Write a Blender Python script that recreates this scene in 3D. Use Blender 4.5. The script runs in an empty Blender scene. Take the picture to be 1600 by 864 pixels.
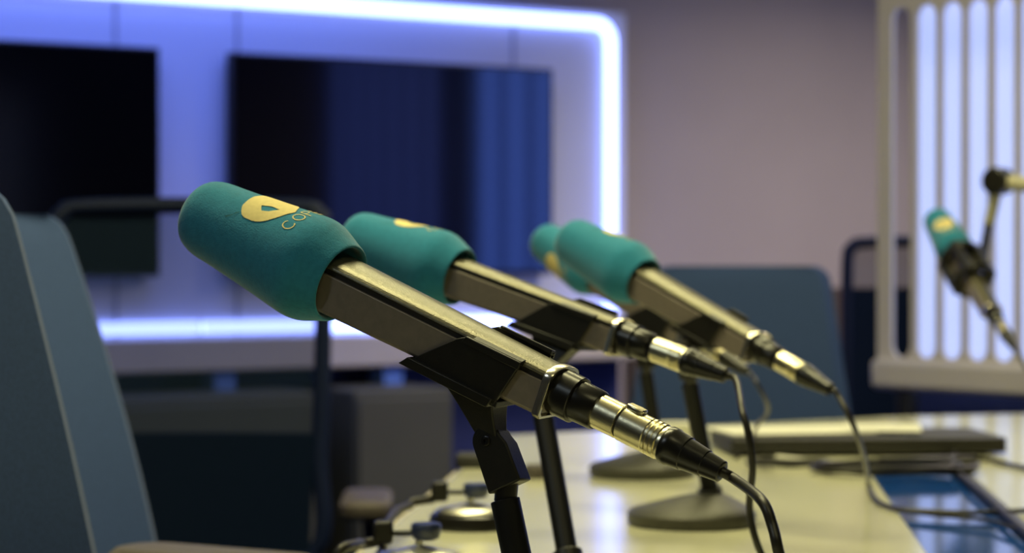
import bpy, math, random
from mathutils import Vector, Matrix
random.seed(7)
S = bpy.context.scene
COL = S.collection
rad = math.radians
# ------------------------------------------------------------------ camera
CZ = 1.015
PITCH = math.atan(32/3600)
cam = bpy.data.cameras.new('camera'); camo = bpy.data.objects.new('camera', cam); COL.objects.link(camo)
camo.location = (0, 0, CZ); camo.rotation_euler = (math.pi/2-PITCH, 0, 0)
cam.sensor_width = 36; cam.lens = 81; cam.clip_start = .05; cam.clip_end = 60
cam.dof.use_dof = True; cam.dof.focus_distance = 1.36; cam.dof.aperture_fstop = 9.0
S.camera = camo
# ------------------------------------------------------------------ colour management and world
S.view_settings.view_transform = 'Standard'; S.view_settings.look = 'None'
S.view_settings.gamma = 1; S.view_settings.use_curve_mapping = False
S.view_settings.exposure = 0.0
wd = bpy.data.worlds.new('dim_room'); S.world = wd; wd.use_nodes = True
wd.node_tree.nodes['Background'].inputs[0].default_value = (.25, .3, .6, 1)
wd.node_tree.nodes['Background'].inputs[1].default_value = .02
# ------------------------------------------------------------------ light levels
WARM = (1, .92, .47)
KEY_W = 24.0        # each warm ceiling luminaire over the table
FILL_W = 16.0       # added unseen fill lights for the back wall and left chairs
LED = (.24, .33, 1.0)
LED_E = 5.2
WALLC = (1, .87, .80)
WASH_W = 30.0  # added blue wash on the framed panel
SLAT_E = 3.0
CURT_E = 4.2

def P(px, py, D):
    """world point seen at a pixel of the 1600x864 photograph, at depth D along +Y"""
    u = 432-py; f = 3600.
    Y = f*math.cos(PITCH)+u*math.sin(PITCH); Z = -f*math.sin(PITCH)+u*math.cos(PITCH)
    k = D/Y
    return Vector(((px-800)*k, D, CZ+Z*k))

# ------------------------------------------------------------------ materials
MATS = {}
def mat(name, col, rough=.5, metal=0., noise=0., nscale=30., bump=0., bscale=200., spec=.5, sheen=0., coat=0., emit=None, estr=0., stretch=None):
    if name in MATS: return MATS[name]
    m = bpy.data.materials.new(name); m.use_nodes = True; MATS[name] = m
    nt = m.node_tree; b = nt.nodes['Principled BSDF']
    b.inputs['Base Color'].default_value = (*col, 1); b.inputs['Roughness'].default_value = rough
    b.inputs['Metallic'].default_value = metal; b.inputs['Specular IOR Level'].default_value = spec
    b.inputs['Sheen Weight'].default_value = sheen; b.inputs['Sheen Roughness'].default_value = .4
    b.inputs['Coat Weight'].default_value = coat; b.inputs['Coat Roughness'].default_value = .05
    tc = nt.nodes.new('ShaderNodeTexCoord'); mp = nt.nodes.new('ShaderNodeMapping')
    nt.links.new(tc.outputs['Object'], mp.inputs[0])
    if stretch: mp.inputs['Scale'].default_value = stretch
    if noise > 0:
        n = nt.nodes.new('ShaderNodeTexNoise'); n.inputs['Scale'].default_value = nscale; n.inputs['Detail'].default_value = 4
        r = nt.nodes.new('ShaderNodeValToRGB')
        r.color_ramp.elements[0].position = .3; r.color_ramp.elements[1].position = .7
        r.color_ramp.elements[0].color = (*[c*(1-noise) for c in col], 1)
        r.color_ramp.elements[1].color = (*[min(1, c*(1+noise)) for c in col], 1)
        nt.links.new(mp.outputs[0], n.inputs[0]); nt.links.new(n.outputs[0], r.inputs[0]); nt.links.new(r.outputs[0], b.inputs['Base Color'])
    if bump > 0:
        n = nt.nodes.new('ShaderNodeTexNoise'); n.inputs['Scale'].default_value = bscale; n.inputs['Detail'].default_value = 3
        bp = nt.nodes.new('ShaderNodeBump'); bp.inputs['Strength'].default_value = bump; bp.inputs['Distance'].default_value = .001
        nt.links.new(mp.outputs[0], n.inputs[0]); nt.links.new(n.outputs[0], bp.inputs['Height']); nt.links.new(bp.outputs[0], b.inputs['Normal'])
    if emit:
        b.inputs['Emission Color'].default_value = (*emit, 1); b.inputs['Emission Strength'].default_value = estr
    return m

FOAM = mat('teal_foam', (.028, .205, .330), .95, noise=.10, nscale=260, bump=.3, bscale=900, spec=.15, sheen=.35)
PRINT = mat('cream_print', (.72, .60, .26), .8, noise=.06, nscale=300, spec=.2)
STITCH = mat('dark_seam', (.01, .07, .06), .9, noise=.1)
TOPM = mat('satin_metal', (.125, .115, .075), .34, .5, noise=.12, nscale=350, bump=.25, bscale=900)
SIDEM = mat('brown_grey_housing', (.20, .17, .145), .42, .25, noise=.08, nscale=200, spec=.5)
COREM = mat('black_core', (.012, .009, .006), .6, noise=.1)
BLACKP = mat('black_plastic', (.011, .010, .008), .42, noise=.12, nscale=120, bump=.15, bscale=700, spec=.35)
BLACKG = mat('black_gloss_plastic', (.009, .008, .007), .28, noise=.1, nscale=90, spec=.45)
POLEM = mat('black_painted_steel', (.005, .005, .006), .45, noise=.1, nscale=90, spec=.25)
SILVER = mat('nickel', (.72, .66, .46), .28, 1., noise=.05, nscale=200, bump=.05, bscale=500)
RINGM = mat('bright_ring_metal', (.78, .72, .58), .25, 1., noise=.04, nscale=200)
CABLEM = mat('black_cable_rubber', (.016, .014, .011), .4, noise=.1, nscale=150, spec=.4)
BASEM = mat('grey_cast_iron', (.050, .048, .036), .5, noise=.15, nscale=160, bump=.3, bscale=500)
TABLEM = mat('white_lacquer_table', (.58, .57, .41), .16, noise=.02, nscale=6, spec=.55)
EDGEM = mat('pale_table_edge', (.42, .38, .26), .45, noise=.05, nscale=20)
GLASSB = mat('blue_glass_inlay', (.010, .06, .28), .08, noise=.08, nscale=8, spec=.7)
TRIMD = mat('dark_metal_trim', (.02, .02, .022), .4, .3, noise=.08)
FABRIC = mat('teal_grey_fabric', (.048, .084, .215), .85, noise=.10, nscale=300, bump=.3, bscale=1200, spec=.15, sheen=.1)
FABRICE = mat('dark_fabric_piping', (.012, .014, .016), .8, noise=.1, nscale=200)
NAVYP = mat('navy_plastic', (.006, .012, .045), .5, noise=.08, nscale=60, spec=.2)
NAVYF = mat('navy_fabric', (.004, .010, .030), .9, noise=.1, nscale=200, bump=.2, bscale=900, spec=.08)
ARMM = mat('grey_armrest_rubber', (.085, .070, .062), .55, noise=.08, nscale=90)
CHROME = mat('chrome', (.85, .82, .7), .34, 1., noise=.02)
BLUEK = mat('blue_grey_knob_plastic', (.025, .035, .09), .3, noise=.06, nscale=120, spec=.7)
WALLM = mat('mauve_grey_paint', (.42, .37, .36), .85, noise=.03, nscale=3, bump=.1, bscale=60)
WALLD = mat('dark_wall_paint', (.06, .055, .06), .85, noise=.04, nscale=3)
WAINM = mat('brown_wainscot', (.085, .062, .045), .6, noise=.10, nscale=5, stretch=(1, 1, .2))
PANELW = mat('white_panel_laminate', (.60, .62, .72), .5, noise=.02, nscale=3)
SEAMM = mat('panel_seam_shadow_gap', (.36, .36, .42), .7, noise=.05)
LEDGEM = mat('cream_ledge_laminate', (.62, .56, .46), .5, noise=.03, nscale=5)
NAVYW = mat('navy_wall_board', (.015, .025, .12), .6, noise=.08, nscale=4)
SLATM = mat('cream_painted_board', (.62, .575, .62), .5, noise=.03, nscale=6)
CEILM = mat('ceiling_tile', (.5, .5, .48), .9, noise=.05, nscale=12)
CARPET = mat('dark_blue_carpet', (.018, .022, .035), .95, noise=.25, nscale=90, bump=.5, bscale=300)
OLIVE = mat('olive_grey_laminate', (.085, .085, .050), .55, noise=.06, nscale=6)
BEZEL = mat('black_screen_bezel', (.004, .004, .005), .35, noise=.05)
SCREEN = mat('black_glass_screen', (.002, .002, .003), .08, noise=.05, spec=.7)
PAPER = mat('white_paper', (.62, .61, .50), .7, noise=.03, nscale=20)
LAPTOP = mat('dark_laptop_shell', (.018, .017, .014), .6, noise=.1, nscale=60)
BOOMW = mat('cream_enamelled_arm', (.50, .47, .34), .4, noise=.05, nscale=60)
BLUELIT = mat('bracket_blue_lit_colour', (.15, .30, 1.0), .4, noise=.05)  # blue LED light on the brackets, put into their base colour
LEDM = mat('led_diffuser', (.7, .7, .8), .5, emit=LED, estr=LED_E, noise=.02)
SLATL = mat('backlit_diffuser', (.6, .6, .7), .5, emit=(.42, .53, 1.0), estr=.95, noise=.02)
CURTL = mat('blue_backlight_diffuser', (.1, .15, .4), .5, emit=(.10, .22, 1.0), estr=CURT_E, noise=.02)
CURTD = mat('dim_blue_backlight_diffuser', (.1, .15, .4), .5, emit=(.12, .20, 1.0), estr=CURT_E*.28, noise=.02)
LAMPM = mat('lamp_diffuser', (.8, .8, .7), .5, emit=WARM, estr=4.0, noise=.01)
def mesh_fabric():
    m = mat('navy_mesh_fabric', (.012, .026, .055), .9, spec=.1)
    nt = m.node_tree; b = nt.nodes['Principled BSDF']; o = nt.nodes['Material Output']
    t = nt.nodes.new('ShaderNodeBsdfTransparent'); mx = nt.nodes.new('ShaderNodeMixShader')
    tc = nt.nodes.new('ShaderNodeTexCoord'); n = nt.nodes.new('ShaderNodeTexNoise'); n.inputs['Scale'].default_value = 400
    mr = nt.nodes.new('ShaderNodeMapRange'); mr.inputs['To Min'].default_value = .50; mr.inputs['To Max'].default_value = .60
    nt.links.new(tc.outputs['Object'], n.inputs[0]); nt.links.new(n.outputs[0], mr.inputs[0]); nt.links.new(mr.outputs[0], mx.inputs[0])
    nt.links.new(t.outputs[0], mx.inputs[1]); nt.links.new(b.outputs[0], mx.inputs[2]); nt.links.new(mx.outputs[0], o.inputs[0])
    return m
MESHF = mesh_fabric()

# ------------------------------------------------------------------ mesh helpers
def frame(o, x, y, z):
    m = Matrix.Identity(4)
    for i, a in enumerate((x, y, z)): m.col[i][:3] = a
    m.col[3][:3] = o
    return m
class MB:
    def __init__(s): s.v = []; s.f = []
    def add(s, vs, fs, M=None):
        n = len(s.v)
        for v in vs:
            v = Vector(v); s.v.append(M @ v if M else v)
        s.f += [tuple(i+n for i in f) for f in fs]
        return s
    def box(s, c, d, M=None):
        cx, cy, cz = c; x, y, z = d[0]/2, d[1]/2, d[2]/2
        vs = [(cx+a*x, cy+b*y, cz+e*z) for a in (-1, 1) for b in (-1, 1) for e in (-1, 1)]
        return s.add(vs, [(0,1,3,2),(4,6,7,5),(0,4,5,1),(2,3,7,6),(0,2,6,4),(1,5,7,3)], M)
    def loft(s, rings, M=None, cap=True, closed=True):
        n = len(rings[0]); vs = [p for r in rings for p in r]; fs = []
        for i in range(len(rings)-1):
            for j in range(n if closed else n-1):
                k = (j+1) % n
                fs.append((i*n+j, i*n+k, (i+1)*n+k, (i+1)*n+j))
        if cap: fs.append(tuple(range(n-1, -1, -1))); fs.append(tuple((len(rings)-1)*n+j for j in range(n)))
        return s.add(vs, fs, M)
    def lathe(s, prof, M=None, n=40, cap=True):
        """prof = [(axial, radius)], axis = local X"""
        rings = [[(u, r*math.cos(2*math.pi*j/n), r*math.sin(2*math.pi*j/n)) for j in range(n)] for u, r in prof]
        return s.loft(rings, M, cap)
    def tube(s, pts, r, n=12, cap=True):
        pts = [Vector(p) for p in pts]; rings = []; up = None
        for i, p in enumerate(pts):
            t = (pts[min(i+1, len(pts)-1)]-pts[max(i-1, 0)]).normalized()
            if up is None:
                up = Vector((0, 0, 1)) if abs(t.z) < .9 else Vector((1, 0, 0))
            a = t.cross(up).normalized(); up = a.cross(t).normalized()
            rr = r[i] if isinstance(r, (list, tuple)) else r
            rings.append([p+rr*(math.cos(2*math.pi*j/n)*a+math.sin(2*math.pi*j/n)*up) for j in range(n)])
        return s.loft(rings, None, cap)
    def prism(s, poly, a, b, M=None):
        """poly of (x, y), extruded in local z from a to b"""
        return s.loft([[(x, y, a) for x, y in poly], [(x, y, b) for x, y in poly]], M)
    def build(s, name, m, parent=None, bevel=0, seg=2, smooth=True, kind=None, sub=0, world=True):
        off = Vector((0, 0, 0))
        if parent is not None and world:
            q = parent
            while q is not None: off += q.location; q = q.parent
        me = bpy.data.meshes.new(name); me.from_pydata([tuple(v-off) for v in s.v], [], s.f); me.update()
        import bmesh
        bm = bmesh.new(); bm.from_mesh(me); bmesh.ops.recalc_face_normals(bm, faces=bm.faces); bm.to_mesh(me); bm.free()
        o = bpy.data.objects.new(name, me); COL.objects.link(o); me.materials.append(m)
        if parent is not None: o.parent = parent
        if bevel:
            b = o.modifiers.new('bevel', 'BEVEL'); b.width = bevel; b.segments = seg; b.limit_method = 'ANGLE'; b.angle_limit = rad(35)
        if sub:
            q = o.modifiers.new('sub', 'SUBSURF'); q.levels = sub; q.render_levels = sub
        if smooth:
            for p in me.polygons: p.use_smooth = True
            me.set_sharp_from_angle(angle=rad(38))
        if kind: o['kind'] = kind
        return o
def catmull(pts, n=8):
    pts = [Vector(p) for p in pts]; P0 = [2*pts[0]-pts[1]]+pts+[2*pts[-1]-pts[-2]]; out = []
    for i in range(1, len(P0)-2):
        a, b, c, d = P0[i-1:i+3]
        for k in range(n):
            t = k/n
            out.append(.5*((2*b)+(c-a)*t+(2*a-5*b+4*c-d)*t*t+(3*b-a-3*c+d)*t**3))
    out.append(P0[-2]); return out
def tag(o, label, cat, group=None, kind=None):
    o['label'] = label; o['category'] = cat
    if group: o['group'] = group
    if kind: o['kind'] = kind
    return o
def thing(name, loc, label, cat, group=None, rz=0):
    o = bpy.data.objects.new(name, None); COL.objects.link(o); o.location = loc; o.rotation_euler = (0, 0, rz)
    o.empty_display_size = .05
    return tag(o, label, cat, group)
def rrect(w, h, r, n=6, cx=0, cy=0):
    out = []
    for (sx, sy, a0) in ((1, 1, 0), (-1, 1, 90), (-1, -1, 180), (1, -1, 270)):
        for k in range(n+1):
            a = rad(a0+90*k/n)
            out.append((cx+sx*(w/2-r)+r*math.cos(a), cy+sy*(h/2-r)+r*math.sin(a)))
    return out

# ------------------------------------------------------------------ the room shell
YAW = rad(33)
WT = Vector((math.cos(YAW), math.sin(YAW), 0)); WN = Vector((math.sin(YAW), -math.cos(YAW), 0))
W0 = Vector((-.875, 7.19, 0))                 # foot of the screens' front plane
WF = frame(W0, WT, -WN, Vector((0, 0, 1)))    # local: x along wall, y into the wall, z up
RX0, RX1, RY0, RZ = -3.3, 3.3, -1.6, 2.75
def wallpt(x, back=.14):
    o = W0-WN*back; k = (x-o.x)/WT.x
    return (x, o.y+k*WT.y)
(ax, ay), (bx, by) = wallpt(RX0), wallpt(RX1)
MB().box((0, 3.5, -.05), (9, 16, .1)).build('floor', CARPET, kind='structure', smooth=False)
MB().box((0, 3.5, RZ+.05), (9, 16, .1)).build('ceiling', CEILM, kind='structure', smooth=False)
MB().box(((ax-W0.x)/WT.x/1+4.2, .14+.05, RZ/2), (10.5, .1, RZ), WF).build('wall_back', WALLM, kind='structure', smooth=False)
MB().box((RX0-.05, 2, RZ/2), (.1, 9.5, RZ)).build('wall_left', WALLD, kind='structure', smooth=False)
MB().box((RX1+.05, 4.5, RZ/2), (.1, 13, RZ)).build('wall_right', WALLD, kind='structure', smooth=False)
MB().box((0, RY0-.05, RZ/2), (6.8, .1, RZ)).build('wall_front', WALLD, kind='structure', smooth=False)
MB().box((1.62+1.7, .125, .448), (3.4, .03, .896), WF).build('trim_1', WAINM, bevel=.003, kind='structure')

# ------------------------------------------------------------------ warm ceiling luminaires over the table, then added fills
def luminaire(x, y, watts, label, sx=1.2, sy=.3, c=WARM):
    t = thing('ceiling_light', (x, y, RZ), label, 'ceiling light', 'warm ceiling lights')
    f = MB(); f.box((x, y, RZ-.03), (sx+.05, sy+.05, .06)); f.build('light_frame', PANELW, t, bevel=.004)
    MB().box((x, y, RZ-.064), (sx, sy, .008)).build('diffuser', LAMPM, t)
    l = bpy.data.lights.new('lamp', 'AREA'); l.shape = 'RECTANGLE'; l.size = sx; l.size_y = sy; l.energy = watts; l.color = c; l.spread = rad(140)
    lo = bpy.data.objects.new('lamp', l); COL.objects.link(lo); lo.parent = t; lo.location = (0, 0, -.075)
luminaire(-.35, 2.0, KEY_W, 'warm rectangular ceiling light nearest above the front microphone')
luminaire(.35, 3.4, KEY_W, 'warm rectangular ceiling light above the far half of the white table')
luminaire(.6, .0, KEY_W*.12, 'warm rectangular ceiling light behind the camera end of the table')
luminaire(1.9, 5.6, FILL_W*2.2, 'added unseen neutral fill light near the mauve back wall', 1.0, .3, WALLC)  # added out of view to brighten the back wall
luminaire(2.1, 7.2, FILL_W*3.0, 'added unseen neutral fill light behind the slatted partition', 1.0, .3, WALLC)  # added fill, hidden from view, lifts the wall but not the partition front
luminaire(-1.9, .2, FILL_W*.7, 'added unseen cool fill light at the left rear of the room', 1.0, .3, (.62, .80, 1))  # added cool fill out of view for the dark left chairs
# ------------------------------------------------------------------ LED framed video wall
vw = thing('video_wall', W0-WN*.1, 'white wall panel framed by a glowing blue-white light strip behind the two screens', 'wall panel')
b = MB(); b.box(((-3.0+1.563)/2, .09, 1.26), (1.563+3.0, .06, 1.22), WF); b.build('backboard', PANELW, vw, bevel=.01)
def wx(px, dd=0):
    k = (px-800)/3600; return (7.19*k+.875)/(.8387-.5446*k)
for i, px in enumerate((193, 384, 817)):
    MB().box((wx(px), .0575, 1.26), (.010, .006, 1.10), WF).build('panel_seam', SEAMM, vw, smooth=False)
def strip(x0, z0, x1, z1, name='light_strip', r=.026):
    p = [WF @ Vector((x0, .045, z0)), WF @ Vector((x1, .045, z1))]
    m = MB(); m.tube(p, r, 16); return m.build(name, LEDM, vw)
XS = 1.483; ZT = 1.822; ZB = .792
pts = [(-2.9, ZT), (XS-.06, ZT)]+[(XS-.06+.06*math.sin(a), ZT-.06+.06*math.cos(a)) for a in [rad(15*k) for k in range(1, 6)]]+[(XS, ZT-.06), (XS, ZB+.02)]
m = MB(); m.tube([WF @ Vector((x, .045, z)) for x, z in pts], .022, 16); m.build('light_strip', LEDM, vw)
xj = [-2.9, -1.35, wx(322)-.006]
for a, c in ((-2.9, -1.5), (-1.49, wx(322)-.01), (wx(322)+.01, 1.43)):
    strip(a, ZB, c, ZB, r=.020)
MB().box(((-3.0+1.575)/2, .02, .712), (4.575, .20, .100), WF).build('ledge', LEDGEM, vw, bevel=.006)
MB().box(((-3.0+1.55)/2, .11, .33), (4.55, .05, .66), WF).build('lower_board', NAVYW, vw, bevel=.004)
for px in (345, 607):
    MB().box((wx(px)-.01, .0, .622), (.075, .10, .075), WF).build('bracket', BLUELIT, vw, bevel=.006)
# added unseen blue wash that brightens the framed panel
wb_ = thing('added_wash_light', WF @ Vector((-.9, -.75, RZ)), 'added unseen blue wash light in front of the framed wall panel', 'wash light')
MB().box((-.9, -.75, RZ-.03), (3.2, .10, .06), WF).build('added_wash_bar', BEZEL, wb_, bevel=.004)
MB().box((-.9, -.75, RZ-.063), (3.1, .07, .006), WF).build('diffuser', CURTL, wb_)
l = bpy.data.lights.new('lamp', 'AREA'); l.shape = 'RECTANGLE'; l.size = 3.1; l.size_y = .08; l.energy = WASH_W; l.color = (.16, .25, 1.0); l.spread = rad(110)
lo = bpy.data.objects.new('lamp', l); COL.objects.link(lo); lo.parent = wb_; lo.location = (0, 0, -.075)
lo.rotation_euler = ((WN*-.55+Vector((0, 0, -1))).to_track_quat('-Z', 'Y')).to_euler()
# two screens
def screen(x0, x1, label, sm=None):
    c = W0+WT*((x0+x1)/2)+Vector((0, 0, .953))
    t = thing('television', c, label, 'television')
    xm = (x0+x1)/2; w = x1-x0
    MB().box((xm, .020, 1.302), (w, .040, .700), WF).build('casing', BEZEL, t, bevel=.004)
    MB().box((xm, -.0015, 1.305), (w-.022, .003, .672), WF).build('display', sm or SCREEN, t, smooth=False)
    MB().box((xm, .05, 1.3), (.4, .04, .4), WF).build('wall_mount', BEZEL, t)
screen(0, 1.21, 'black wall-mounted screen on the right, showing blue striped reflections')
screen(-1.4725, -.2425, 'black wall-mounted screen on the left, cut by the frame', mat('matt_black_screen', (.002, .002, .002), .16, noise=.05, spec=.22))
# cabinets standing under the panel
for (a, c, zt, lab) in ((482, 632, .60, 'small olive grey cabinet under the light-framed panel, right of the mesh chair post'), (90, 436, .60, 'wide olive grey cabinet seen through the mesh chair back')):
    k = wx(a), wx(c)
    t = thing('cabinet', WF @ Vector(((k[0]+k[1])/2, -.25, 0)), lab, 'cabinet')
    MB().box(((k[0]+k[1])/2, -.13, zt/2), (k[1]-k[0], .34, zt), WF).build('body', OLIVE, t, bevel=.006)
    MB().box(((k[0]+k[1])/2, -.305, zt/2), (k[1]-k[0]-.02, .014, zt-.05), WF).build('door', OLIVE, t, bevel=.004)

# ------------------------------------------------------------------ slatted partition with its light box
SA = rad(-50)
ST = Vector((math.cos(SA), math.sin(SA), 0)); SN = Vector((math.sin(SA), -math.cos(SA), 0))  # SN faces the camera
S0 = Vector((.796, 5.0, 0))
SF = frame(S0, ST, -SN, Vector((0, 0, 1)))
def slot_board(F, L, z0, z1, sz0, sz1, first, pitch, w, name, m, parent, th=.022):
    mb = MB(); bars = []; x = first; cs = []
    while x+w/2 < L-.03: cs.append(x); x += pitch
    def blk(xa, xb, za, zb): mb.box(((xa+xb)/2, 0, (za+zb)/2), (xb-xa, th, zb-za), F)
    prev = 0
    for c in cs:
        blk(prev, c-w/2, sz0-.0001, sz1+.0001); prev = c+w/2
    blk(prev, L, sz0, sz1)
    # rails with semicircular slot ends
    def rail(zin, zout, sg):
        poly = [(0, zout), (0, zin)]
        for c in cs:
            for k in range(9):
                a = math.pi*k/8; poly.append((c-w/2*math.cos(a), zin+sg*w/2*math.sin(a)))
        poly += [(L, zin), (L, zout)]
        n = len(poly)
        # strip of quads between the outer edge and the inner edge, thick
        inner = poly[1:-1]; v = []; f = []
        for (x_, z_) in inner:
            for y_ in (-th/2, th/2): v.append((x_, y_, z_))
            for y_ in (-th/2, th/2): v.append((x_, y_, zout))
        for i in range(len(inner)-1):
            a = i*4; e = a+4
            f += [(a, a+2, e+2, e), (a+1, e+1, e+3, a+3), (a, e, e+1, a+1), (a+2, a+3, e+3, e+2)]
        f += [(0, 1, 3, 2), (len(v)-4, len(v)-2, len(v)-1, len(v)-3)]
        mb.add(v, f, F)
    rail(sz0, z0, -1); rail(sz1, z1, 1)
    return mb.build(name, m, parent)
sc = thing('slatted_screen', (S0.x+.3, S0.y-.36, 0), 'cream slatted partition with rounded slots glowing blue-white behind the boom microphone', 'partition')
slot_board(SF, .98, .727, 1.66, .823, 1.523, .0665, .068, .052, 'slatted_board', SLATM, sc, th=.010)
MB().box((.98/2-.004, -.006, .760), (.985, .036, .066), SF).build('bottom_rail', SLATM, sc, bevel=.012)
for x in (.08, .90): MB().box((x, .0, .366), (.035, .035, .732), SF).build('leg', TRIMD, sc, bevel=.003)
lb = thing('light_box', (S0.x+.4, S0.y-.2, 0), 'blue glowing light box standing behind the slatted partition', 'light box')
MB().box((.50, .185, .36), (1.04, .12, .72), SF).build('plinth', mat('navy_plinth', (.02, .03, .11), .5, noise=.05), lb, bevel=.004)
MB().box((.50, .18, 1.22), (1.04, .10, 1.0), SF).build('casing', NAVYP, lb)
MB().box((.505, .124, 1.215), (1.01, .008, .97), SF).build('diffuser', SLATL, lb, smooth=False)

# lit screens on the right-hand wall (seen as stripes in the right television)
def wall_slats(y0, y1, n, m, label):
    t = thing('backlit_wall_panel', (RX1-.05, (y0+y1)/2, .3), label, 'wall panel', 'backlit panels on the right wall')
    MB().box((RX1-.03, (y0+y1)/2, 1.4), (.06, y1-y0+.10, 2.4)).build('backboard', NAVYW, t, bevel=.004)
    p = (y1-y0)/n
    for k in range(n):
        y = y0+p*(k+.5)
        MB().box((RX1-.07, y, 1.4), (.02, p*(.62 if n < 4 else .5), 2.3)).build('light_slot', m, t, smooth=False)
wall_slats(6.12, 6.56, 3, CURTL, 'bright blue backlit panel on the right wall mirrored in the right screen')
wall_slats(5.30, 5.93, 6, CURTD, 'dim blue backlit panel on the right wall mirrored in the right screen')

# ------------------------------------------------------------------ the table
TY = math.atan(320/3600)
TF = frame(Vector((0, 0, 0)), Vector((math.cos(TY), -math.sin(TY), 0)), Vector((math.sin(TY), math.cos(TY), 0)), Vector((0, 0, 1)))
TH = .74
def tl(x, y, z=TH): return TF @ Vector((x, y, z))
def tinv(px, py):    # pixel on the table surface -> world
    D = (CZ-TH)*3600/(py-400)   # close to exact for the small pitch
    return P(px, py, D)
tb = thing('conference_table', tl(.25, 2.2, 0), 'long white lacquered table carrying the desktop microphones', 'table')
far = lambda x: 3.52+(x+.33)*.75
LF = [(-.33, .55), (.196, .55), (.196, far(.196)), (-.33, far(-.33))]
m = MB(); m.prism(LF, TH-.03, TH, TF); m.build('tabletop', TABLEM, tb, bevel=.004)
m = MB(); m.prism([(.315, .55), (.86, .55), (.86, far(.60)), (.315, far(.315))], TH-.03, TH, TF); m.build('tabletop', TABLEM, tb, bevel=.004)
m = MB(); m.prism([(.196, .55), (.303, .55), (.303, 3.05), (.196, 3.05)], TH-.02, TH-.004, TF); m.build('inlay_strip', GLASSB, tb)
m = MB(); m.prism([(.196, 3.05), (.315, 3.05), (.315, far(.315)), (.196, far(.196))], TH-.03, TH-.0005, TF); m.build('tabletop', TABLEM, tb)
m = MB(); m.prism([(.303, .55), (.315, .55), (.315, 3.05), (.303, 3.05)], TH-.03, TH+.003, TF); m.build('inlay_trim', TRIMD, tb, bevel=.001)
m = MB(); m.prism([(-.338, .55), (-.330, .55), (-.330, far(-.33)), (-.338, far(-.33))], TH-.032, TH-.004, TF); m.build('edge_band', EDGEM, tb)
for yy in (.9, 2.9):
    m = MB(); m.prism([(-.05, yy-.03), (.62, yy-.03), (.62, yy+.03), (-.05, yy+.03)], .03, TH-.03, TF); m.prism([(-.15, yy-.12), (.72, yy-.12), (.72, yy+.12), (-.15, yy+.12)], 0, .03, TF)
    m.build('leg', TRIMD, tb, bevel=.004)

# ------------------------------------------------------------------ microphones
def sect(s=1., grow=0.):
    """closed (v, w) outline of the whole body, metres"""
    pts = [(15, -13), (15, 5.5), (15, 8), (14.4, 9.8), (12.4, 11.6), (8.5, 12.9), (4, 13.7), (0, 13.9)]
    pts = pts+[(-v, w) for v, w in reversed(pts[:-1])]+[(-13, -15), (13, -15)]
    c = []
    for v, w in pts:
        l = math.hypot(v, w); c.append(((v+v/l*grow)*s*.001, (w+w/l*grow)*s*.001))
    return c
LOW = [(15, 5.5), (15, -13), (13, -15), (-13, -15), (-15, -13), (-15, 5.5)]
ARCH = [(15, 8.6), (14.7, 9.9), (13.0, 11.4), (9.2, 12.8), (4.5, 13.6), (0, 13.9)]
ARCH = ARCH+[(-v, w) for v, w in reversed(ARCH[:-1])]
CORE = [(13.6, -13.8), (13.6, 11), (-13.6, 11), (-13.6, -13.8)]
def sc_(u): return 1.0+.20*min(1, max(0, -u/.175))
FPROF = [(-.2885, .0005), (-.2883, .011), (-.2870, .0175), (-.2840, .0218), (-.2790, .0244), (-.2720, .0258), (-.260, .0268), (-.245, .0282), (-.225, .0302), (-.208, .0322),
         (-.1985, .0333), (-.192, .0336), (-.186, .0328), (-.180, .0306), (-.174, .0280), (-.170, .0264), (-.1672, .0252), (-.1668, .0241), (-.169, .0230), (-.178, .0220), (-.186, .010)]
def mic_frame(px, py, D, slope, beta, roll):
    t = Vector((math.cos(beta)*math.cos(slope), -math.sin(beta), -math.cos(beta)*math.sin(slope)))
    up = (Vector((0, 0, 1))-t*t.z).normalized()
    side = up.cross(t).normalized()          # away from the camera (+) when t points right
    up2 = up*math.cos(roll)-side*math.sin(roll); side2 = up2.cross(t).normalized()
    return frame(P(px, py, D), t, side2, up2)
def foam_r(u):
    for (a, ra), (c, rc) in zip(FPROF[:17], FPROF[1:18]):
        if a <= u <= c: return ra+(rc-ra)*(u-a)/(c-a)
    return .03
LOGO = None
def smooth_prof(pr, n=4):
    q = catmull([(a, b_, 0) for a, b_ in pr], n); return [(v.x, max(v.y, .0002)) for v in q]
def inside(poly, x, y):
    c = False; j = len(poly)-1
    for i in range(len(poly)):
        xi, yi = poly[i]; xj, yj = poly[j]
        if (yi > y) != (yj > y) and x < (xj-xi)*(y-yi)/(yj-yi)+xi: c = not c
        j = i
    return c
# --- the print on the foam, in (u, arc angle in degrees from the top, towards the camera side positive)
def spline2(pts, n=6):
    P_ = [Vector((a, b_, 0)) for a, b_ in pts]; k = len(P_); out = []
    for i in range(k):
        a, b_, c, d = P_[(i-1) % k], P_[i], P_[(i+1) % k], P_[(i+2) % k]
        for j in range(n):
            t = j/n; q = .5*((2*b_)+(c-a)*t+(2*a-5*b_+4*c-d)*t*t+(3*b_-a-3*c+d)*t**3)
            out.append((q.x, q.y))
    return out
HALF = [(-.2434, 17), (-.2434, 22), (-.2432, 26), (-.2428, 31.7), (-.2422, 38.7), (-.2400, 45.4), (-.2377, 50.2), (-.2343, 52.8), (-.2297, 53.2), (-.2248, 51.8), (-.2201, 47.6), (-.2161, 41), (-.2132, 33.6), (-.2107, 24.7), (-.2088, 17)]
LOGO_OUT = HALF+[(u, 34-a) for u, a in reversed(HALF[1:-1])]
HH = [(-.2305, 17), (-.2318, 27), (-.2275, 34.5), (-.2225, 31.5), (-.2188, 22), (-.2175, 17)]
LOGO_HOLE = [(-.2318, 26.5), (-.2280, 34.8), (-.2231, 31.9), (-.2185, 22.5), (-.2256, 21.5)]
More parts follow.
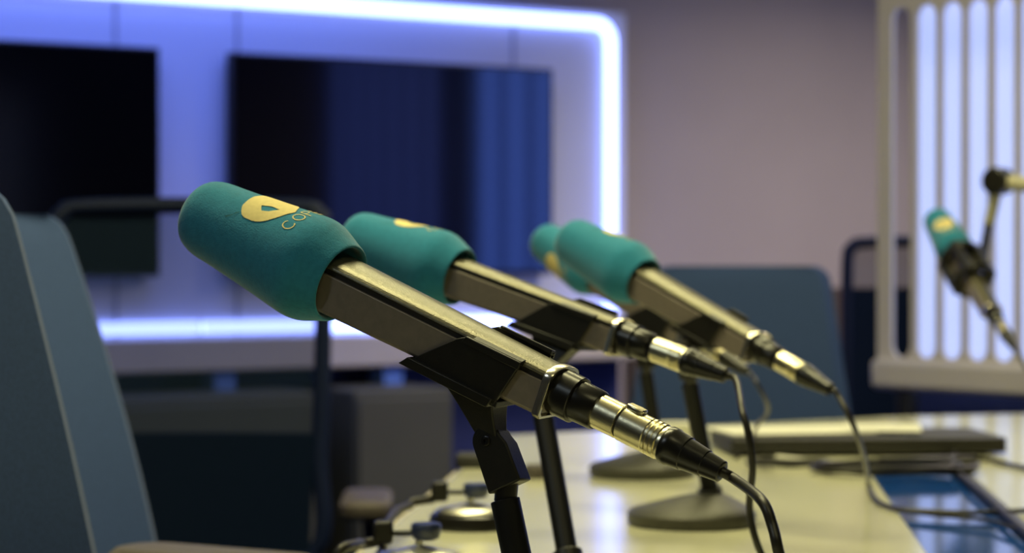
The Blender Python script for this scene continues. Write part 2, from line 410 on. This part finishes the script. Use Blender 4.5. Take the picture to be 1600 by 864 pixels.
LETTERS = [('C', -.2027, 39.5, .0043, 6.8), ('O', -.2023, 23.5, .0043, 6.6), ('P', -.2023, 8.0, .0043, 5.4), ('E', -.2023, -5.5, .0043, 5.2)]
def print_cells(M, test, u0, u1, a0, a1, du=.00030, lift=.0004):
    """small surface patches that lie on the foam wherever test(u, angle) holds"""
    mb = MB(); nu = int((u1-u0)/du); da = math.degrees(du/.028); na = int((a1-a0)/da)
    idx = {}
    def vid(i, j):
        if (i, j) not in idx:
            u = u0+i*du; a = rad(a0+j*da); r = foam_r(u)+lift
            idx[(i, j)] = len(mb.v); mb.v.append(M @ Vector((u, -r*math.sin(a), r*math.cos(a))))
        return idx[(i, j)]
    for i in range(nu):
        for j in range(na):
            if test(u0+(i+.5)*du, a0+(j+.5)*da): mb.f.append((vid(i, j), vid(i, j+1), vid(i+1, j+1), vid(i+1, j)))
    return mb
def build_print(M, parent, turn=0):
    M = M @ Matrix.Rotation(rad(turn), 4, 'X')
    lo = spline2(LOGO_OUT) if len(LOGO_OUT) > 4 else LOGO_OUT; ho = LOGO_HOLE
    us = [p[0] for p in lo]; as_ = [p[1] for p in lo]
    o = print_cells(M, lambda u, a: inside(lo, u, a) and not inside(ho, u, a), min(us)-.001, max(us)+.001, min(as_)-2, max(as_)+2).build('logo_print', PRINT, parent, smooth=True)
    if LETTERS:
        K = math.degrees(1/.0295)
        def t(u, a):
            for kind, uc, ac, hu, ha in LETTERS:     # ha in degrees (half width), hu half height
                x = (ac-a)/K*1.0; y = (uc-u)          # x to the reader's right, y up (towards the tip)
                w = ha/K; st = .0007
                if abs(x) > w+.001 or abs(y) > hu+.001: continue
                e = math.hypot(x/w, y/hu); ei = math.hypot(x/(w-st), y/(hu-st))
                if kind == 'O' and e <= 1 <= ei: return True
                if kind == 'C' and e <= 1 <= ei and not (x > w*.62): return True
                if kind == 'P':
                    if -w <= x <= -w+st and abs(y) <= hu: return True
                    if x >= -w and math.hypot((x+w*.1)/(w*.9), (y-hu*.45)/(hu*.55)) <= 1 and (x < -w*.1 or True):
                        if math.hypot((x+w*.1)/(w*.9-st), (y-hu*.45)/(hu*.55-st)) >= 1 and x > -w*.3: return True
                    if -w <= x <= 0 and (hu-st <= y <= hu or -hu*.1 <= y <= -hu*.1+st): return True
                if kind == 'E':
                    if -w <= x <= -w+st and abs(y) <= hu: return True
                    if -w <= x <= w*.7 and (hu-st <= y <= hu or -hu <= y <= -hu+st or abs(y) <= st/2): return True
            return False
        aa = [l[2] for l in LETTERS]; uu = [l[1] for l in LETTERS]
        print_cells(M, t, min(uu)-.006, max(uu)+.006, min(aa)-12, max(aa)+12, du=.00022).build('lettering', PRINT, parent)
        st = [(-.2477, 61.5), (-.2403, 49.2)]
        def ts(u, a):
            k = (u-st[0][0])/(st[1][0]-st[0][0])
            return 0 <= k <= 1 and abs(a-(st[0][1]+k*(st[1][1]-st[0][1]))-1.0*math.sin(k*5)) < .55
        print_cells(M, ts, -.2485, -.2400, 46, 64, du=.0003).build('seam', STITCH, parent)

def microphone(M, label, turn=0, print_=True):
    o = M.translation
    t = thing('microphone', o, label, 'microphone')
    us = [-.21, -.175, -.0045]
    def sec(poly, u, k=1): return [(u, v*.001*sc_(u)*k, w*.001*sc_(u)*k) for v, w in poly]
    MB().loft([sec(CORE, u) for u in us], M).build('housing', COREM, t)
    MB().loft([sec(LOW, u) for u in us], M).build('side_panel', SIDEM, t, bevel=.0005)
    MB().loft([sec(ARCH, u) for u in us], M).build('top_shell', TOPM, t, bevel=.0004)
    # end ring with a dark recess
    a, c, d = sect(1, 1.6), sect(1, 1.9), sect(1, -.4)
    R = [[(-.0052, v, w) for v, w in a], [(-.004, v, w) for v, w in c], [(-.0008, v, w) for v, w in c], [(0, v, w) for v, w in a], [(0, v, w) for v, w in d], [(-.0025, v*.97, w*.97) for v, w in d]]
    MB().loft(R, M).build('end_ring', RINGM, t)
    MB().loft([[(-.0024, v*.97, w*.97) for v, w in d], [(-.0012, v*.9, w*.9) for v, w in d]], M).build('end_plate', SIDEM, t)
    MB().lathe([(-.002, 0.01408), (.0125, 0.01408), (.0130, 0.01364), (.0132, 0.01232), (.0270, 0.01188), (.0280, 0.01122)], M).build('output_socket', BLACKG, t)
    f = MB().lathe(smooth_prof(FPROF), M, 72).build('windscreen', FOAM, t)
    if print_: build_print(M, f, turn)
    return t
def cable(M, pts, label, r=.0032, latch=True, male=True):
    """plug on the microphone's tail and the cord hanging from it"""
    t = thing('microphone_cable', M @ Vector((.08, 0, 0)), label, 'cable')
    if not male: M = M @ Matrix.Translation((-.0135, 0, 0))
    if male: MB().lathe([(.0275, 0.00990), (.0278, 0.01034), (.0432, 0.01034), (.0435, 0.00990)], M).build('male_connector', SILVER, t)
    MB().lathe([(.0435, 0.00935), (.0450, 0.00935)], M).build('joint', COREM, t)
    pr = [(.0450, 0.00990), (.0454, 0.01045), (.0625, 0.01045)]
    for k in range(3): u = .0632+k*.0030; pr += [(u, .0099), (u+.0004, .0107), (u+.0020, .0107), (u+.0024, .0099)]
    pr += [(.0730, .0103), (.0742, .0103)]
    fc = MB().lathe(pr, M).build('female_connector', SILVER, t)
    if latch:
        MB().prism([(.0445, -.003), (.0520, -.004), (.0560, -.003), (.0560, .003), (.0520, .004), (.0445, .003)], .0095, .0126, M).build('latch', SILVER, fc, bevel=.0008)
    MB().lathe([(.0740, 0.01034), (.0752, 0.01122), (.0790, 0.01133), (.0810, 0.01067), (.0880, 0.01012), (.0884, 0.00946), (.1010, 0.00803), (.1014, 0.00748), (.1120, 0.00638), (.1124, 0.00572), (.1126, 0.00495)], M).build('boot', BLACKG, t)
    a = M @ Vector((.100, 0, 0)); b_ = M @ Vector((.1125, 0, 0)); c_ = M @ Vector((.122, 0, -.0008))
    MB().tube(catmull([a, b_, c_]+pts, 8), r, 12).build('cord', CABLEM, t)
    return t
def stand(M, pivot, foot, base_c, label, br=.066, clip_u=0., tail_cut=0.):
    """round iron base, leaning pole, swivel and the open clip that holds the microphone"""
    t = thing('microphone_stand', (base_c.x, base_c.y, TH), label, 'microphone stand')
    # base: low dome with its crown shifted under the pole
    rings = []; n = 48; off = foot-base_c; off.z = 0
    for (k, z, rr) in ((0, .0, .97), (0, .003, 1.), (0, .012, 1.), (.03, .0155, .955), (.25, .0205, .76), (.55, .0265, .50), (.85, .031, .28), (1, .0325, .17), (1, .0325, .05)):
        c = Vector((base_c.x, base_c.y, TH+z))+off*k
        rings.append([c+Vector((br*rr*math.cos(2*math.pi*j/n), br*rr*math.sin(2*math.pi*j/n), 0)) for j in range(n)])
    MB().loft(rings).build('base', BASEM, t)
    ax = (pivot-foot).normalized(); L = (pivot-foot).length
    foot2 = Vector((foot.x, foot.y, TH+.028))
    ptop = pivot-ax*.036
    MB().tube([foot2, ptop], .0088, 28).build('pole', POLEM, t, bevel=.0006)
    MB().tube([foot2, foot2+ax*.010], .0125, 24).build('pole_collar', BLACKP, t, bevel=.001)
    # swivel block, turned a little more than the pole
    tilt = rad(8); xw = M.col[0].to_3d(); xw = (xw-ax*xw.dot(ax)).normalized()
    sa = (ax*math.cos(tilt)-xw*math.sin(tilt)).normalized(); sx = (xw-sa*xw.dot(sa)).normalized(); sy = sa.cross(sx)
    sw = MB(); 
    neck = pivot-sa*.031
    sw.tube([ptop-ax*.001, neck+sa*.004], .0068, 24)
    sw.build('neck_tube', BLACKG, t)
    F = frame(pivot, sx, sy, sa); b_ = MB()
    prof = [(-.0105+0, -.030), (.0125, -.030), (.0120, -.006)]+[(.0098*math.cos(rad(a)), .0098*math.sin(rad(a))) for a in range(0, 181, 15)]
    G = F @ Matrix(((1, 0, 0, 0), (0, 0, 1, 0), (0, 1, 0, 0), (0, 0, 0, 1)))
    b_.prism(prof, -.0075, .0075, G); b_.build('swivel_block', BLACKP, t, bevel=.0012)
    sc = MB(); nn = -sy if sy.y > 0 else sy
    Hf = frame(pivot+nn*.0072, nn, sx, sa)
    sc.lathe([(0, .0030), (.0012, .0030), (.0014, .0026), (.0014, .0013), (.0002, .0012)], Hf, 20); sc.build('screw', BLACKG, t)
    # clip: open channel, sloped front end, ledges along the bottom, web down to the pivot
    k = sc_(-.06+clip_u); cl = MB(); th = .0022; hw = .0152*k; u0, u1 = -.0985+clip_u, -.0215+clip_u-tail_cut; wb = -.0150*k; wt = .0092*k
    for s in (-1, 1):
        top = wt if s < 0 else wt+.0045
        side = [(u0+.004, wb-.004), (u0+.012, wb+.004), (u0+.032, top-.003), (u0+.037, top), (u1+.002, top), (u1, top-.002), (u1-.008, wb-.004)]
        a, c = (s*hw, s*(hw+th))
        cl.loft([[(u, a, w) for u, w in side], [(u, c, w) for u, w in side]], M)
        lip = [(u0+.036, top-.0035), (u0+.038, top+.0012), (u1+.001, top+.0012), (u1+.001, top-.0035)]
        cl.loft([[(u, s*(hw+th*.6), w) for u, w in lip], [(u, s*(hw+th*1.6), w) for u, w in lip]], M)
        curl = [(u0+.040, 0), (u0+.0425, .0022), (u1+.001, .0022), (u1+.001, -.001)]
        cl.loft([[(u, s*(hw-.0028), top+w+.0004) for u, w in curl], [(u, s*(hw+th*.9), top+w-.0008) for u, w in curl]], M)
        led = [(u0, wb-.0065), (u0+.005, wb-.0005), (u1-.009, wb-.0005), (u1-.011, wb-.0065)]
        cl.loft([[(u, s*.003, w) for u, w in led], [(u, s*(hw+th*2.0), w) for u, w in led]], M)
    cl.box(((u0+u1)/2, 0, wb-.003), (u1-u0-.012, 2*hw+.004, .004), M)
    co = cl.build('clip', BLACKP, t, bevel=.0005)
    # web
    Minv = M.inverted(); pl = Minv @ pivot
    web = MB(); rings = []
    top_a, top_b, wtop = u0+.018, u1-.012, wb-.004
    dirx = Minv.to_3x3() @ sx
    for i in range(9):
        q = i/8; e = q**.6
        cu = (top_a+top_b)/2*(1-q)+pl.x*q; cw = wtop*(1-q)+pl.z*q; cv = pl.y*q
        h = ((top_b-top_a)/2)*(1-e)+.0085*e
        hy = .010*(1-q)+.0055*q
        rings.append([(cu-h, cv-hy, cw), (cu+h, cv-hy, cw+0*h), (cu+h, cv+hy, cw), (cu-h, cv+hy, cw)])
    web.loft(rings, M); web.build('clip_bracket', BLACKP, t, bevel=.001)
    return t

MIC = [  # ring px, py, depth, slope, beta, roll
    (875, 612, 1.345, 25, 28, 2),
    (973, 527, 1.90, 19.8, 30, -3),
    (1184, 543, 2.28, 31, 42, 0),
    (1078, 523, 2.80, 33.5, 42, 4)]
FR = [mic_frame(a, b_, c, rad(d), rad(e), rad(f)) for a, b_, c, d, e, f in MIC]
microphone(FR[0], 'nearest and largest teal foam microphone, sharp in focus with the cream print fully visible')
microphone(FR[1], 'second teal foam microphone from the front, partly hidden behind the nearest one', -24)
microphone(FR[2], 'blurred teal foam microphone in front of the grey chair back, third from the front', -40)
microphone(FR[3], 'farthest desktop teal foam microphone, mostly hidden behind the third one', 98)
p1, p2, p3, p4 = P(769, 689, 1.373), P(838, 590, 1.925), P(1068, 547, 2.325), P(1003, 538, 2.85)
def foot_at(px, py, D): p = P(px, py, D); return p
f1 = P(848, 1045, 1.345); f1.z = TH+.032
f2 = P(889, 880, 1.85); f2.z = TH+.032
f3 = P(1111, 765, 2.36); f3.z = TH+.032
f4 = P(1028, 695, 2.88); f4.z = TH+.032
OFF = Vector((-.020, 0, 0))
def bc(f): v = f+OFF; v.z = TH; return v
stand(FR[0], p1, f1, bc(f1), 'black stand holding the nearest microphone, its base below the frame')
stand(FR[1], p2, f2, bc(f2), 'black leaning stand holding the second microphone, left of the grey bases')
stand(FR[2], p3, f3, bc(f3), 'black stand on the nearer of the two round grey bases on the table', tail_cut=.016)
stand(FR[3], p4, f4, bc(f4), 'black stand on the farther of the two round grey bases on the table')
# cords
def TP(px, py, dz=.004):
    D = (CZ-TH-dz)*3600/(py-400); return P(px, py, D)
cable(FR[0], [P(1190, 782, 1.245), P(1207, 822, 1.235), P(1216, 860, 1.23), P(1232, 930, 1.24), P(1225, 1010, 1.27), TP(1180, 1100), TP(1260, 1180)], 'thick black cable curving down from the nearest microphone plug', .0031)
cable(FR[1], [P(1159, 640, 1.80), P(1168, 672, 1.79), P(1176, 730, 1.79), P(1171, 790, 1.80), P(1180, 840, 1.80), P(1200, 885, 1.80), TP(1245, 950), TP(1300, 965)], 'thin black cable hanging in an arc from the second microphone plug', .0029, False, False)
cable(FR[2], [P(1335, 668, 2.2), P(1352, 720, 2.35), TP(1357, 755), TP(1368, 780), TP(1400, 795), TP(1450, 799), TP(1520, 801), TP(1580, 799), TP(1680, 792)], 'thin cable from the third microphone looping over the blue table inlay', .0029, False, False)
cable(FR[3], [P(1183, 600, 2.7), P(1197, 625, 2.72), P(1199, 645, 2.8), P(1185, 662, 2.9), TP(1170, 690), TP(1150, 715)], 'thin faint cable from the farthest desktop microphone curving before the grey chair', .0026, False, False)

# ------------------------------------------------------------------ boom-arm microphone on the right
BF = mic_frame(1551, 488, 3.95, rad(71), rad(52), rad(-12))
microphone(BF, 'small teal foam microphone hanging from the cream boom arm at the right', 20)
bt = thing('boom_arm', P(1945, 690, 3.7)*1, 'cream jointed boom arm with a black shock mount at the right edge', 'boom arm')
bt.location.z = TH
j1 = P(1560, 283, 4.15); j2 = P(1545, 352, 4.17); e1 = P(1960, 330, 3.85); clampp = Vector((bt.location.x, bt.location.y, TH))
MB().tube([j1, e1], .014, 16).build('upper_arm', BOOMW, bt)
MB().tube([j1, j2], .011, 16).build('lower_arm', BOOMW, bt)
hk = (e1-j1).cross(Vector((0, 0, 1))).normalized()
MB().tube([j1-hk*.022, j1-hk*.018, j1+hk*.018, j1+hk*.022], [.020, .025, .025, .020], 20).build('elbow_joint', BLACKP, bt)
MB().tube([e1-hk*.022, e1+hk*.022], .024, 20).build('elbow_joint', BLACKP, bt)
MB().tube([e1, clampp+Vector((0, 0, .05))], .012, 16).build('support_arm', BOOMW, bt)
m = MB(); m.tube([clampp, clampp+Vector((0, 0, .06))], .02, 20); m.tube([clampp, clampp+Vector((0, 0, .008))], .04, 24); m.build('clamp', BLACKP, bt)
sm = MB()
for u in (-.158, -.095):
    ring = [BF @ Vector((u, .030*math.cos(a), .030*math.sin(a))) for a in [2*math.pi*k/24 for k in range(25)]]
    sm.tube(ring, .0085, 8, cap=False)
for k in range(4):
    a = math.pi/4+k*math.pi/2
    p_ = [BF @ Vector((u, .031*math.cos(a), .031*math.sin(a))) for u in (-.165, -.085)]
    sm.tube(p_, .0100, 8)
    for u in (-.158, -.095):
        sm.tube([BF @ Vector((u, .030*math.cos(a), .030*math.sin(a))), BF @ Vector((u, .018*math.cos(a), .018*math.sin(a)))], .005, 6)
sm.build('shock_mount', BLACKP, bt)
MB().tube([j2, BF @ Vector((-.13, .026, .014))], .009, 12).build('mount_stem', BLACKP, bt)
cable(BF, [P(1590, 548, 3.86), P(1606, 580, 3.86), P(1630, 610, 3.86), P(1650, 640, 3.9), P(1700, 655, 3.85), TP(1760, 672)], 'cable from the hanging boom microphone curving off to the right', .0026, False, False)

# ------------------------------------------------------------------ chairs
def slabback(wt_, wb_, z0, z1, tilt, th, curve=.03, bow=.02, n=14, mx=10, rc=.05):
    """upholstered back: x across, y = front (-) to rear (+), leaning to +y; returns rings for front and rear skins"""
    v = []; f = []; rows = n+1; colsn = 2*mx+1
    def half(q):
        z = z0+(z1-z0)*q; w = (wb_+(wt_-wb_)*q)/2
        d = (z1-z)
        if d < rc: w -= rc-math.sqrt(max(0, rc*rc-(rc-d)**2))
        return w
    qs = [i/n*(1-.10)for i in range(n)]+[.9+.1*math.sin(math.pi/2*k/5) for k in range(6)]
    rows = len(qs)
    for side in (0, 1):
        for q in qs:
            w = half(q); z = z0+(z1-z0)*q
            for j in range(colsn):
                s = -1+j/mx
                puff = (1-abs(s)**4)*min(1, (z1-z)/.03+.15)
                y = math.tan(tilt)*(z-z0)-bow*math.sin(math.pi*q)*1.0+curve*(s*s)*-1+(-th/2-.008*puff if side == 0 else th/2)
                e = th*.5*max(0, abs(s)-.93)/.07
                y += e*.7 if side == 0 else -e*.3
                v.append((s*w, y, z))
    N = rows*colsn
    for i in range(rows-1):
        for j in range(colsn-1):
            a = i*colsn+j
            f.append((a, a+1, a+colsn+1, a+colsn)); f.append((N+a, N+a+colsn, N+a+colsn+1, N+a+1))
    for i in range(rows-1):
        for j in (0, colsn-1):
            a = i*colsn+j; f.append((a, a+colsn, N+a+colsn, N+a))
    for j in range(colsn-1):
        f.append((j, N+j, N+j+1, j+1)); a = (rows-1)*colsn+j; f.append((a, a+1, N+a+1, N+a))
    return v, f
def chair_base(t):
    m = MB(); m.tube([(0, .02, .10), (0, .02, .40)], .028, 20); m.build('gas_column', POLEM, t, world=False)
    m = MB()
    for k in range(5):
        a = math.radians(72*k+18); d = Vector((math.cos(a), math.sin(a), 0))
        m.tube([Vector((0, .02, .115)), Vector((0, .02, .10))+d*.15, Vector((0, .02, .075))+d*.29], [.026, .02, .013], 12)
    m.build('star_base', POLEM, t, world=False)
    for k in range(5):
        a = math.radians(72*k+18); d = Vector((math.cos(a), math.sin(a), 0)); s = d.cross(Vector((0, 0, 1)))
        c = Vector((0, .02, .028))+d*.29
        MB().tube([c-s*.022, c-s*.006, c+s*.006, c+s*.022], [.026, .028, .028, .026], 18).build('caster', BLACKP, t, world=False)
def seat_mb(w, d, z, y0):
    v = MB(); rings = []
    for (zz, g) in ((z-.045, -.02), (z-.03, 0), (z-.01, 0), (z, -.012), (z+.006, -.05)):
        rings.append([(x, y, zz) for x, y in rrect(w+g, d+g, .07+g/2, 6, 0, y0)])
    return v.loft(rings)
def arm(t, s, ax, ztop, y0, y1, m1, wpad=.07):
    """one armrest: L-shaped post and pad"""
    p = MB(); p.tube(catmull([(s*(ax-.10), .0, .42), (s*ax, .0, .44), (s*(ax+.005), .0, .55), (s*ax, (y0+y1)/2, ztop-.025)], 5), .016, 12)
    a = p.build('armrest', NAVYP, t, world=False)
    q = MB(); rings = []
    for zz, g in ((ztop-.030, -.02), (ztop-.020, 0), (ztop-.006, 0), (ztop, -.014)):
        rings.append([(x, y, zz) for x, y in rrect(wpad+g, (y1-y0)+g, min(.03, wpad*.42)+g/3, 5, s*ax, (y0+y1)/2)])
    q.loft(rings); q.build('arm_pad', m1, a, world=False)
def uphol_chair(x, y, rz, label, wt_=.34, wb_=.50, z1=1.06, tilt=14, arms=False, armz=.70, bow=.02, group=None, curve=.03, rc=.05):
    t = thing('office_chair', (x, y, 0), label, 'chair', group, rz)
    v, f = slabback(wt_, wb_, .48, z1, rad(tilt), .045, bow=bow, curve=curve, rc=rc)
    o = MB(); o.add([(a, b_+.20, c) for a, b_, c in v], f); o.build('backrest', FABRIC, t, world=False)
    v, f = slabback(wt_, wb_, .48, z1, rad(tilt), .012, bow=bow, curve=curve, rc=rc)
    o = MB(); o.add([(a, b_+.230, c) for a, b_, c in v], f); o.build('back_shell', FABRIC, t, world=False)
    seat_mb(.50, .48, .47, -.02).build('seat', FABRIC, t, world=False)
    m = MB(); m.tube(catmull([(0, .0, .405), (0, .20, .41), (0, .262, .50), (0, .29, .60)], 5), .022, 12); m.box((0, 0, .41), (.2, .24, .03)); m.build('back_bracket', POLEM, t, world=False)
    chair_base(t)
    if arms:
        for s, az in zip((-1, 1), armz): arm(t, s, .28, az, -.38, -.16, ARMM, .08)
    return t
def mesh_chair(x, y, rz, label, w=.50, z1=1.10, zl=.70, arms=True, armz=.64, tilt=6):
    t = thing('mesh_office_chair', (x, y, 0), label, 'chair', None, rz)
    tt = math.tan(rad(tilt)); z0 = .47
    def yy(z, s): return .22+tt*(z-z0)-.03*s*s
    # frame loop
    m = MB(); pts = []
    rc = .04; wt2 = w/2
    raw = [(-wt2*.93, z0), (-wt2*.98, .65), (-wt2, .85), (-wt2, z1-rc), (-wt2+.012, z1-.012), (-wt2+rc, z1), (0, z1+.004), (wt2-rc, z1), (wt2-.012, z1-.012), (wt2, z1-rc), (wt2, .85), (wt2*.98, .65), (wt2*.93, z0), (0, z0-.01)]
    loop = catmull([(a, yy(c, a/wt2), c) for a, c in raw+[raw[0]]], 5)
    m.tube(loop, .016, 12, cap=False); m.build('back_frame', NAVYP, t, world=False)
    def grid(za, zb, th, name, mt, inset=.006):
        v = []; f = []; nx = 12; nz = 12
        for side in (0, 1):
            for i in range(nz+1):
                z = za+(zb-za)*i/nz
                for j in range(nx+1):
                    s = -1+2*j/nx; ww = (wt2*(.93+.07*min(1, (z-z0)/.38)))-inset
                    v.append((s*ww, yy(z, s)+(-th/2 if side == 0 else th/2), z))
        N = (nx+1)*(nz+1)
        for i in range(nz):
            for j in range(nx):
                a = i*(nx+1)+j; f.append((a, a+1, a+nx+2, a+nx+1)); f.append((N+a, N+a+nx+1, N+a+nx+2, N+a+1))
        for i in range(nz):
            for j in (0, nx): a = i*(nx+1)+j; f.append((a, a+nx+1, N+a+nx+1, N+a))
        for j in range(nx):
            f.append((j, N+j, N+j+1, j+1)); a = nz*(nx+1)+j; f.append((a, a+1, N+a+1, N+a))
        MB().add(v, f).build(name, mt, t, world=False)
    # one layer of woven mesh above, padded panel below
    v = []; f = []; nx = 12; nz = 12
    for i in range(nz+1):
        z = zl+(z1-.004-zl)*i/nz
        for j in range(nx+1):
            s = -1+2*j/nx; v.append((s*(wt2*(.93+.07*min(1, (z-z0)/.38))-.004), yy(z, s), z))
    for i in range(nz):
        for j in range(nx): a = i*(nx+1)+j; f.append((a, a+1, a+nx+2, a+nx+1))
    MB().add(v, f).build('mesh_back', MESHF, t, world=False)
    grid(z0, zl, .022, 'lumbar_panel', NAVYF)
    seat_mb(.50, .48, .47, -.02).build('seat', NAVYF, t, world=False)
    m = MB(); m.tube(catmull([(0, .0, .405), (0, .20, .41), (0, .25, .47), (0, .26, .56)], 5), .022, 12); m.box((0, 0, .41), (.2, .24, .03)); m.build('back_bracket', POLEM, t, world=False)
    chair_base(t)
    if arms:
        for s in (-1, 1): arm(t, s, w/2+.09, armz, -.24, .02, ARMM, .085)
    return t
# far chair at the end of the table, facing the camera
uphol_chair(.37*1.18, 4.42, rad(-6), 'blue grey upholstered chair at the far end of the table, behind the third microphone', wt_=.355, wb_=.50, z1=.995, tilt=8, curve=.02, rc=.03)
# two chairs at the left, turned towards the table
uphol_chair(-.378, 2.56, rad(60), 'blue grey upholstered chair at the left, second from the camera', wt_=.36, wb_=.46, z1=1.066, tilt=14.5, bow=.020, rc=.03, arms=True, armz=(.735, .68))
uphol_chair(-.255, 1.56, rad(60), 'blue grey upholstered chair at the far left edge, nearest to the camera', wt_=.36, wb_=.46, z1=1.072, tilt=11, bow=.014, rc=.03)
mesh_chair(-.585, 4.0, rad(2), 'navy mesh-backed chair in front of the left screen, panel glow showing through', w=.49, z1=1.105, zl=.69, armz=.61)
mesh_chair(1.03, 5.72, rad(-14), 'navy mesh-backed chair behind the left edge of the slatted partition', w=.44, z1=1.05, zl=.93, arms=False)

# ------------------------------------------------------------------ laptop, papers and coils on the far table
def table_xy(px, py): p = TP(px, py, 0); return p
lp0 = P(1336, 705, 3.26)
lt = thing('laptop', (lp0.x, lp0.y, TH), 'closed dark laptop lying across the table under loose papers', 'laptop', None, rad(4))
m = MB(); m.prism(rrect(.385, .20, .012, 4), .004, .016); m.build('laptop_base', LAPTOP, lt, bevel=.0015, world=False)
m = MB(); m.prism(rrect(.385, .20, .012, 4), .0165, .024); m.build('laptop_lid', LAPTOP, lt, bevel=.0015, world=False)
for sx in (-.16, .16):
    for sy in (-.08, .08): MB().tube([(sx, sy, 0), (sx, sy, .0045)], .008, 12).build('rubber_foot', BLACKP, lt, world=False)
m = MB(); m.prism(rrect(.21, .16, .003, 2), 0, .0018, frame(Vector((lp0.x-.09, lp0.y+.03, TH+.0255)), Vector((math.cos(.2), math.sin(.2), 0)), Vector((-math.sin(.2), math.cos(.2), 0)), Vector((0, 0, 1))))
tag(m.build('paper_sheet', PAPER), 'white sheets of paper lying on the closed laptop, larger pile', 'paper')
m = MB(); m.prism(rrect(.11, .14, .003, 2), 0, .0015, frame(Vector((lp0.x+.045, lp0.y+.045, TH+.0278)), Vector((math.cos(-.15), math.sin(-.15), 0)), Vector((-math.sin(-.15), math.cos(-.15), 0)), Vector((0, 0, 1))))
tag(m.build('paper_sheet', PAPER), 'smaller white sheet on the laptop, behind the hanging cable', 'paper')
nb = P(1058, 662, 3.5)
m = MB(); m.prism(rrect(.075, .05, .006, 3), 0, .018, frame(Vector((nb.x, 3.55, TH)), Vector((1, 0, 0)), Vector((0, 1, 0)), Vector((0, 0, 1))))
tag(m.build('note_block', PAPER, bevel=.001), 'small cream note block on the table beyond the round grey bases', 'note block')
def coil(cx, cy, rx, ry, turns, label, r=.003, tail=None):
    pts = []
    n = int(turns*20)
    for k in range(n):
        a = 2*math.pi*k/20; q = 1+.14*math.sin(k*.31)
        pts.append((cx+rx*q*math.cos(a)+.012*math.sin(k*.13), cy+ry*q*math.sin(a), TH+.0035+.0022*(k/20)+.002*math.sin(k*.7)**2))
    if tail: pts = pts+tail
    o = MB(); o.tube(catmull(pts, 2), r, 8); o = o.build('coiled_cable', CABLEM); tag(o, label, 'cable'); return o
c1 = TP(1400, 737); coil(c1.x+.0, c1.y, .095, .055, 4.3, 'coiled dark cable lying on the table in front of the laptop', .0032, [TP(1520, 716), TP(1560, 722), TP(1600, 731), TP(1700, 750)])
c2 = TP(1245, 728); coil(c2.x, c2.y, .055, .020, 2.5, 'small loop of cable at the left end of the laptop', .0028)
o = MB(); o.tube(catmull([TP(1215, 716), TP(1262, 722), TP(1290, 733)], 6), .0045, 10); tag(o.build('charging_cable', PAPER), 'short white cable at the left corner of the laptop', 'cable')
o = MB(); o.tube(catmull([TP(1495, 700), TP(1490, 730), TP(1545, 780, .006), TP(1598, 828, .006), TP(1660, 880, .006), TP(1700, 915)], 8), .0036, 10); tag(o.build('power_cable', CABLEM), 'dark cable running along the right rim of the blue table inlay', 'cable')
o = MB(); o.tube(catmull([TP(1400, 797), TP(1470, 805), TP(1540, 812), TP(1585, 826), TP(1680, 850)], 8), .0022, 8); tag(o.build('thin_cable', CABLEM), 'very thin cable crossing the blue inlay under the microphone cable', 'cable')

# ------------------------------------------------------------------ small devices along the left rim of the table
def control(px, D, label, disc=True):
    c = P(px, 700, D); x, y = c.x, c.y
    t = thing('headphone_control', (x, y, TH), label, 'audio control', 'round audio controls along the table rim')
    X = Matrix.Translation((x, y, TH)) @ Matrix.Rotation(-math.pi/2, 4, 'Y')
    MB().lathe([(0, .040), (.003, .042), (.013, .041), (.016, .037)], X, 40).build('base', BLACKG, t)
    MB().lathe([(.0155, .0345), (.0175, .0350), (.0195, .0330), (.022, .022), (.025, .009), (.0262, .004)], X, 40).build('dome', CHROME, t)
    MB().tube([(x, y, TH+.025), (x, y, TH+.034)], .0035, 12).build('post', CHROME, t)
    MB().tube([(x-.034, y, TH+.036), (x+.012, y, TH+.036)], .0026, 10).build('rod', TRIMD, t)
    K = Matrix.Translation((x+.006, y, TH+.030)) @ Matrix.Rotation(-math.pi/2, 4, 'Y')
    MB().lathe([(0, .008), (.002, .0115), (.008, .0132), (.013, .0132), (.0148, .012), (.0150, .001)], K, 28).build('knob', BLUEK, t)
    MB().box((x-.031, y, TH+.037), (.017, .018, .020)).build('switch_block', BLACKP, t, bevel=.003)
    return t
control(735, 2.33, 'round chrome-topped control with knob, farther one on the left rim of the table')
control(655, 1.985, 'round chrome-topped control, nearer one, only its blue-lit knob in the frame')
def lead(pts, label, r=.0045):
    o = MB(); o.tube(catmull(pts, 8), r, 10); tag(o.build('black_lead', CABLEM), label, 'cable')
a = P(680, 775, 2.33); lead([a+Vector((-.002, 0, -.003)), a+Vector((-.022, -.02, -.004)), P(640, 790, 2.30), P(618, 800, 2.22), P(600, 832, 2.1), TP(596, 862), TP(560, 905)], 'black lead from the farther round control along the table rim')
a = P(604, 838, 1.985); lead([a+Vector((-.002, 0, -.003)), a+Vector((-.02, -.015, -.005)), P(560, 850, 1.9), P(530, 862, 1.86), TP(520, 915)], 'black lead from the nearer round control')
bx_ = TP(742, 725); o = MB(); o.box((bx_.x, bx_.y, TH+.009), (.05, .05, .018)); tag(o.build('junction_box', LAPTOP, bevel=.004), 'small dark box on the left rim of the table behind the nearest stand', 'junction box')
bx_ = TP(838, 742); o = MB(); o.lathe([(0, .013), (.002, .015), (.014, .015), (.017, .012)], Matrix.Translation((bx_.x, bx_.y, TH)) @ Matrix.Rotation(-math.pi/2, 4, 'Y'), 24); tag(o.build('round_cap', ARMM), 'small brown cap on the table between the two front poles', 'cap')
